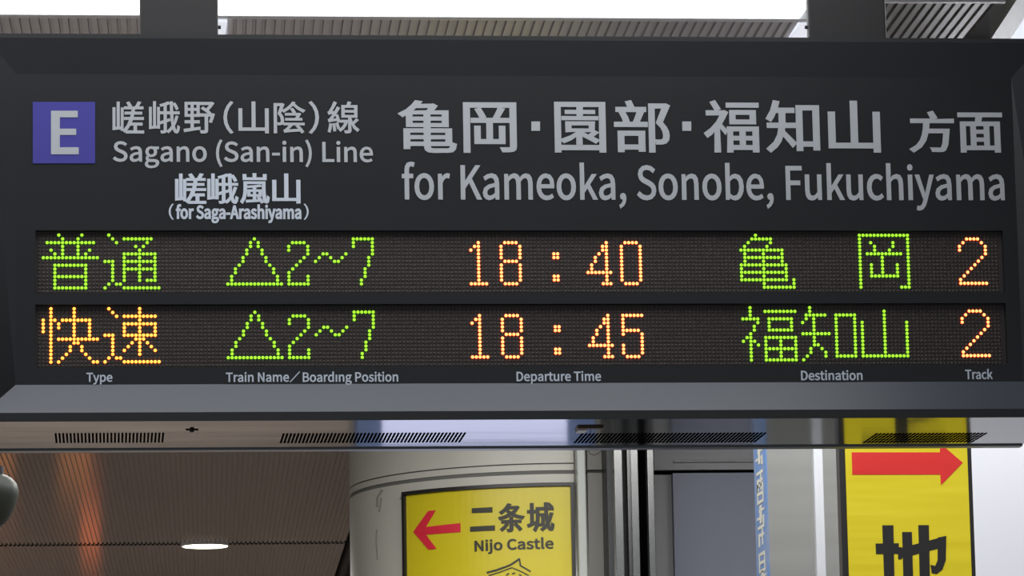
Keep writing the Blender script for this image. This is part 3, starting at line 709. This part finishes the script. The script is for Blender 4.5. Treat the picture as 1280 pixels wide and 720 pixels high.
cyl_box('frame', u0, u0+fwu, zbm, zt, 0.001, 0.024, m_signblack, sg)
cyl_box('frame', u1-fwu, u1, zbm, zt, 0.001, 0.024, m_signblack, sg)
cyl_box('frame', u0+fwu, u1-fwu, zt-fwu, zt, 0.001, 0.024, m_signblack, sg)
cyl_box('frame', u0+fwu, u1-fwu, zbm, zbm+fwu, 0.001, 0.024, m_signblack, sg)
cyl_box('sign_face', u0+fwu, u1-fwu, zbm+fwu, zt-fwu, 0.001, 0.012, m_yellow, sg)
RS = RC + 0.012
c2 = lambda x, y: (lambda q: (q[0]*RC/RS, q[1]))(on_cyl(x, y, RS))
c3 = lambda u, v, h: cyl3(u, v, h, 0.0125)
def ccw(l): return l if sarea(l) > 0 else l[::-1]
letters('arrow', [[ccw(poly([(517.2, 665), (536, 638.6), (545, 638), (532.6, 658.8), (575.8, 654), (575.8, 665.2), (532.8, 668.4), (546, 686), (536, 687)], c2))]], c3, 0.0025, m_red, sg, 0.03)
letters('sign_lettering', [[ccw(poly([(590, 635.4), (615.6, 634), (615.6, 640.6), (590, 641.4)], c2))], [ccw(poly([(588, 658.4), (618.8, 656.8), (618.8, 663.2), (588, 664.6)], c2))]]
        + [fit_box(ch, bx, 1.25, c2, 0.9) for ch, bx in (('条', (623, 629, 655.6, 665.2)), ('城', (658.6, 628, 693, 664.6)))], c3, 0.0025, m_ink, sg, 0.03)
letters('sign_lettering', fit_line('Nijo Castle', 593.6, 692.2, 674.2, 687.6, 0.5, c2), c3, 0.0025, m_ink, sg)
dr = stroke([(608.6, 716), (622, 712.4), (638, 706.4), (649.8, 698.4)], 2.4, c2) + stroke([(649.4, 698.4), (650.6, 707), (663.4, 714.4)], 1.8, c2) \
   + stroke([(611, 719.4), (624, 715.6), (640, 709.6), (652, 714.6), (661, 719.4)], 1.3, c2) + stroke([(633, 719), (636.4, 716.4)], 1.4, c2) + stroke([(640, 717.6), (644, 716)], 1.4, c2) + stroke([(649, 718), (652, 719.8)], 1.4, c2) \
   + stroke([(616, 722), (616, 742)], 1.2, c2) + stroke([(658, 722), (658, 742)], 1.2, c2) + stroke([(603, 748), (620, 742), (655, 742), (672, 748)], 2.0, c2)
letters('castle_drawing', [dr], c3, 0.0025, m_ink, sg)

s2 = lambda x, y: on_cyl(x, y)
for pts, wd in (([(478, 612), (472, 622), (471.5, 634)], 3.2), ([(477, 622), (474, 640)], 2.2), ([(471, 662), (470.4, 676), (472, 700)], 1.8), ([(500.5, 622), (501.5, 624)], 3.0)):
    letters('scuff_mark', [stroke(pts, wd, s2)], lambda u, v, h: cyl3(u, v, h), 0.0008, m_scuff, col)
# --- wall beside the column: pale strip, cream panel, steel bars, blue-grey panel
def vbar(name, xa, xb, Y, depth, m, zt_=None, z0=0.0, parent=None, bevel=0):
    a, b = at_y(xa, 640, Y), at_y(xb, 640, Y)
    return MB().box(a[0], b[0], Y, Y+depth, z0, ZC+0.2 if zt_ is None else zt_).build(name, m, parent, bevel=bevel)
tag(vbar('corner_strip', 722.4, 733.4, 5.93, 0.3, m_pilaster, bevel=0.006), 'pale grey vertical strip right of the curved yellow sign', 'strip')
struct(vbar('wall_back', 715, 960, 6.5, 0.2, m_wallgrey))
zj = at_y(748, 589, 6.3)[2]
cp = thing('wall_panel', 'narrow cream wall panel with dark joint between pale strip and steel bars', 'wall panel', tuple(at_y(748, 640, 6.3)[:2]) + (0,))
a, b = at_y(735.5, 640, 6.3), at_y(759.5, 640, 6.3)
MB().box(a[0], b[0], 6.3, 6.5, 0, zj-0.006).build('lower_panel', m_column, cp)
MB().box(a[0], b[0], 6.3, 6.5, zj+0.006, ZC+0.2).build('upper_panel', m_column, cp)
MB().box(a[0], b[0], 6.312, 6.5, zj-0.006, zj+0.006).build('joint', m_joint, cp)
tag(vbar('steel_channel', 759.8, 768.6, 6.15, 0.3, m_steeldk), 'dull dark steel channel left of the polished bars', 'door frame')
def round_bar(xa, xb, Y, label, grp):
    a, b = at_y(xa, 640, Y), at_y(xb, 640, Y)
    o = MB().box(a[0], b[0], Y, Y+0.05, 0, ZC+0.2).build('steel_bar', m_pipe, bevel=0.002)
    return tag(o, label, 'steel bar', grp)
round_bar(769.0, 779.2, 6.0, 'polished flat steel bar next to the dull steel channel', 'polished steel bars')
round_bar(784.6, 788.4, 6.1, 'thinnest polished steel bar, in the middle of the bars', 'polished steel bars')
round_bar(789.6, 799.0, 6.05, 'polished steel bar just left of the black slot', 'polished steel bars')
tag(vbar('door_gap', 799.4, 810, 6.3, 0.1, m_slot), 'black vertical slot between two polished steel bars', 'gap')
round_bar(810.6, 818.6, 6.05, 'polished steel bar right of the black slot, beside the grey wall', 'polished steel bars')
zd = at_y(880, 588.5, 6.3)[2]
dr_ = thing('elevator_panel', 'flat blue-grey panel with dark top joint left of the blue banner', 'panel', tuple(at_y(890, 640, 6.3)[:2]) + (0,))
a, b, c = at_y(819, 640, 6.3), at_y(842, 640, 6.3), at_y(957, 640, 6.3)
MB().box(a[0], b[0], 6.34, 6.5, 0, zd-0.008).build('side_post', m_wallgrey, dr_)
MB().box(b[0], c[0], 6.3, 6.5, 0, zd-0.008).build('door_leaf', m_door, dr_)
MB().box(a[0], c[0], 6.3, 6.5, zd+0.004, ZC+0.2).build('header', m_wallgrey, dr_)
MB().box(a[0], c[0], 6.33, 6.5, zd-0.008, zd+0.004).build('joint', m_slot, dr_)
z2 = at_y(880, 577.5, 6.29)[2]
MB().box(at_y(842, 577, 6.29)[0], c[0], 6.29, 6.3, z2, z2+0.008).build('header_trim', m_steeldk, dr_)

# --- blue hanging banner seen nearly edge-on
n0 = at_y(959, 640, 4.0)
bn = thing('hanging_banner', 'blue hanging cloth banner with pale writing, seen nearly edge-on', 'banner', (n0[0], 4.1, 1.2))
MB().box(n0[0], n0[0]+0.004, 4.0, 4.232, 1.1, 3.2).build('cloth', m_bannerblue, bn)
pr = []
def bl(yc, zc, hw, hz):
    pr.append(np.array([(yc-hw, zc-hz), (yc+hw, zc-hz), (yc+hw, zc+hz), (yc-hw, zc+hz)]))
def mark(zc, kind):
    pr.clear()
    if kind == 0:
        bl(4.12, zc, .02, .028); bl(4.10, zc+.012, .05, .004); bl(4.14, zc-.01, .05, .004); bl(4.07, zc-.02, .012, .014)
    elif kind == 1:
        bl(4.12, zc+.02, .06, .005); bl(4.12, zc-.004, .05, .005); bl(4.10, zc-.006, .010, .03); bl(4.16, zc-.018, .014, .02)
    else:
        bl(4.07, zc, .009, .03); bl(4.17, zc, .009, .03); bl(4.12, zc+.026, .058, .005); bl(4.12, zc, .05, .005); bl(4.12, zc-.026, .058, .005)
    return [[q] for q in pr]
for i, py in enumerate((568, 598, 616, 642, 666, 702, 724)):
    zc = at_y(951, py, 4.1)[2]
    letters('printed_character', [[l for g in mark(zc, i % 3) for l in g]], lambda u, v, h: (n0[0]-h, u, v), 0.001, m_bannerpale, bn)

# --- brushed steel pillar, white tube, yellow banner
tag(vbar('steel_pillar', 957, 1051, 4.9, 0.05, m_steelp), 'brushed grey steel pillar behind the white tube', 'pillar')
a, b = at_y(1019.0, 640, 4.4), at_y(1030.6, 640, 4.4)
tag(MB().box(a[0], b[0], 4.4, 4.43, 0, ZC+0.2).build('white_tube', m_whitepole, bevel=0.003), 'slim white square tube in front of the grey steel pillar', 'tube')
YY = 2.25
y2 = lambda x, y: (lambda q: (q[0], q[2]))(at_y(x, y, YY))
y3 = lambda u, v, h: (u, YY - h, v)
ban = thing('subway_banner', 'yellow vinyl banner with red right arrow on a black backing board', 'banner', (at_y(1135, 640, YY)[0], YY, 0.9))
xa, xb = at_y(1051.5, 640, YY)[0], at_y(1217.2, 640, YY)[0]
ya, yb_ = at_y(1058.8, 640, YY)[0], at_y(1211.8, 640, YY)[0]
ztp = at_y(1135, 545, YY)[2]
MB().box(xa, xb, YY+0.004, YY+0.05, 0.9, ztp+0.03).build('backing_board', m_black, ban)
MB().box(ya, yb_, YY, YY+0.004, 0.92, ztp).build('vinyl_face', m_yellowcl, ban)
letters('arrow', [[ccw(poly([(1064.6, 565.4), (1175, 565.4), (1175, 554), (1203.4, 578.4), (1176.2, 606.4), (1175.4, 593.2), (1065.4, 593.4)], y2))]], y3, 0.0012, m_redcl, ban)
CH = []
for pts in ([(1102.8, 656.6), (1116.7, 656.6), (1118.4, 748), (1106, 748)], [(1094.4, 679.4), (1123.4, 679), (1123.4, 684), (1127, 684), (1127, 699), (1122.6, 699), (1122.6, 692.4), (1095, 692.6)],
            [(1096, 742), (1126, 738), (1126, 752), (1097, 757)],
            [(1127, 684.8), (1182.6, 670), (1182.6, 683), (1127, 697.6)], [(1127.6, 665), (1139.8, 665), (1142, 752), (1130, 752)], [(1147.8, 656.4), (1161, 656.4), (1162.6, 738), (1150, 738)],
            [(1172, 672), (1182.8, 669.8), (1182.2, 700), (1178, 712), (1170.6, 717.6), (1164.6, 716.4), (1163, 706), (1169, 707.4), (1172, 700)],
            [(1130, 742), (1188, 742), (1190, 728), (1198, 729), (1196, 755), (1130, 755)]):
    CH.append(ccw(poly(pts, y2)))
letters('banner_character', [CH], y3, 0.0012, m_black, ban)
for ch, bx in (('下', (1086, 776, 1192, 872)), ('鉄', (1086, 890, 1194, 990))):
    letters('banner_character', [fit_box(ch, bx, 4.0, y2, 3.0)], y3, 0.0012, m_black, ban)

# --- downlight in the far ribbed ceiling
q = at_z(256.5, 680, ZC)
dl = thing('downlight', 'glowing round downlight set in the brown ribbed ceiling', 'ceiling light', (q[0], q[1], ZC))
rr = 0.140
MB().lathe(q[0], q[1], [(0, ZC-0.012), (rr*0.93, ZC-0.012)], 40).build('lens', mat('downlight_lens', (250, 248, 240), .4, emit=(255, 252, 240), strength=3.0), dl)
MB().lathe(q[0], q[1], [(rr*0.93, ZC-0.010), (rr*0.95, ZC-0.016), (rr*1.0, ZC-0.014), (rr*1.0, ZC+0.03), (rr*0.93, ZC+0.03)], 40).build('trim_ring', m_whiteframe, dl)

# --- rounded loudspeaker at the left edge
YS = 1.6
a = at_y(-5, 620, YS); zp = lambda y: at_y(0, y, YS)[2]; s1 = (at_y(100, 620, YS)[0]-at_y(0, 620, YS)[0])/100
ls = thing('loudspeaker', 'dark grey-green rounded loudspeaker hanging at the left edge under the board', 'loudspeaker', (a[0], YS, zp(594)))
MB().lathe(a[0], YS, [(0, zp(592)), (10*s1, zp(593)), (20*s1, zp(598)), (26*s1, zp(605)), (28.6*s1, zp(613)), (27.6*s1, zp(622)), (23*s1, zp(636)), (17*s1, zp(648)), (12*s1, zp(654)), (9*s1, zp(656)), (0, zp(656))], 32).build('shell', m_speaker, ls, smooth=True)
MB().lathe(a[0], YS, [(9.6*s1, zp(583)), (10*s1, zp(594)), (0, zp(594))], 20).build('mount', m_black, ls)
MB().lathe(a[0], YS, [(3*s1, zp(584)), (3*s1, ZC+0.2)], 12).build('rod', m_black, ls)
MB().lathe(a[0], YS, [(0, zp(656)-0.001), (8.6*s1, zp(656)-0.001), (8.6*s1, zp(658)), (0, zp(658))], 20).build('grille', m_black, ls)

# --- lit things lower down that show as reflections in the steel underside and in the ribbed ceiling
zz = lambda x, y, Y: at_y(x, y, Y)
YI = 5.3
xa, xb = at_y(478, 545, YI)[0], at_y(709, 545, YI)[0]
ip = thing('information_panel', 'backlit white panel mirrored as the bright rectangle in the steel underside', 'lit panel', ((xa+xb)/2, YI, 0))
def mirz(py, Y):                                # height whose reflection in the underside shows at pixel row py
    d = ray(600, py); t1 = (ZB - CAM[2])/d[2]; P = CAM + d*t1
    t2 = (Y - P[1])/d[1]
    return ZB - d[2]*t2
zi = mirz(553, YI)
MB().box(xa-0.09, xb+0.10, YI+0.01, YI+0.12, 0.12, zi+0.10).build('housing', m_bluegrey, ip, bevel=0.01)
MB().box(xa, xb, YI, YI+0.012, 0.5, zi).build('lit_face', m_litpanel, ip)
for sx in (0.15, 0.85):
    x = xa + (xb-xa)*sx
    MB().box(x-0.03, x+0.03, YI+0.02, YI+0.10, 0, 0.13).build('foot', m_steeldk, ip)
def shop(xa, xb, z0, z1, m, label):
    a, b = at_y(xa, 620, 23.9)[0], at_y(xb, 620, 23.9)[0]
    t_ = thing('shop_sign', label, 'shop sign', ((a+b)/2, 23.95, z0))
    MB().box(a, b, 23.88, 23.99, z0, z1).build('sign_box', m_steeldk, t_)
    MB().box(a+0.02, b-0.02, 23.87, 23.885, z0+0.02, z1-0.02).build('lit_face', m, t_)
zr = CAM[2]
shop(-15, 20, zr+0.72, zr+0.95, m_orangesign, 'orange lit sign glowing in the ribbed ceiling reflection at far left')
shop(70, 116, zr+0.66, zr+0.86, m_orangesign, 'orange lit sign mirrored as the upper orange patch in the ribbed ceiling')
shop(98, 128, zr+1.26, zr+1.50, m_redsign, 'red lit sign mirrored as the lower orange patch in the ribbed ceiling')
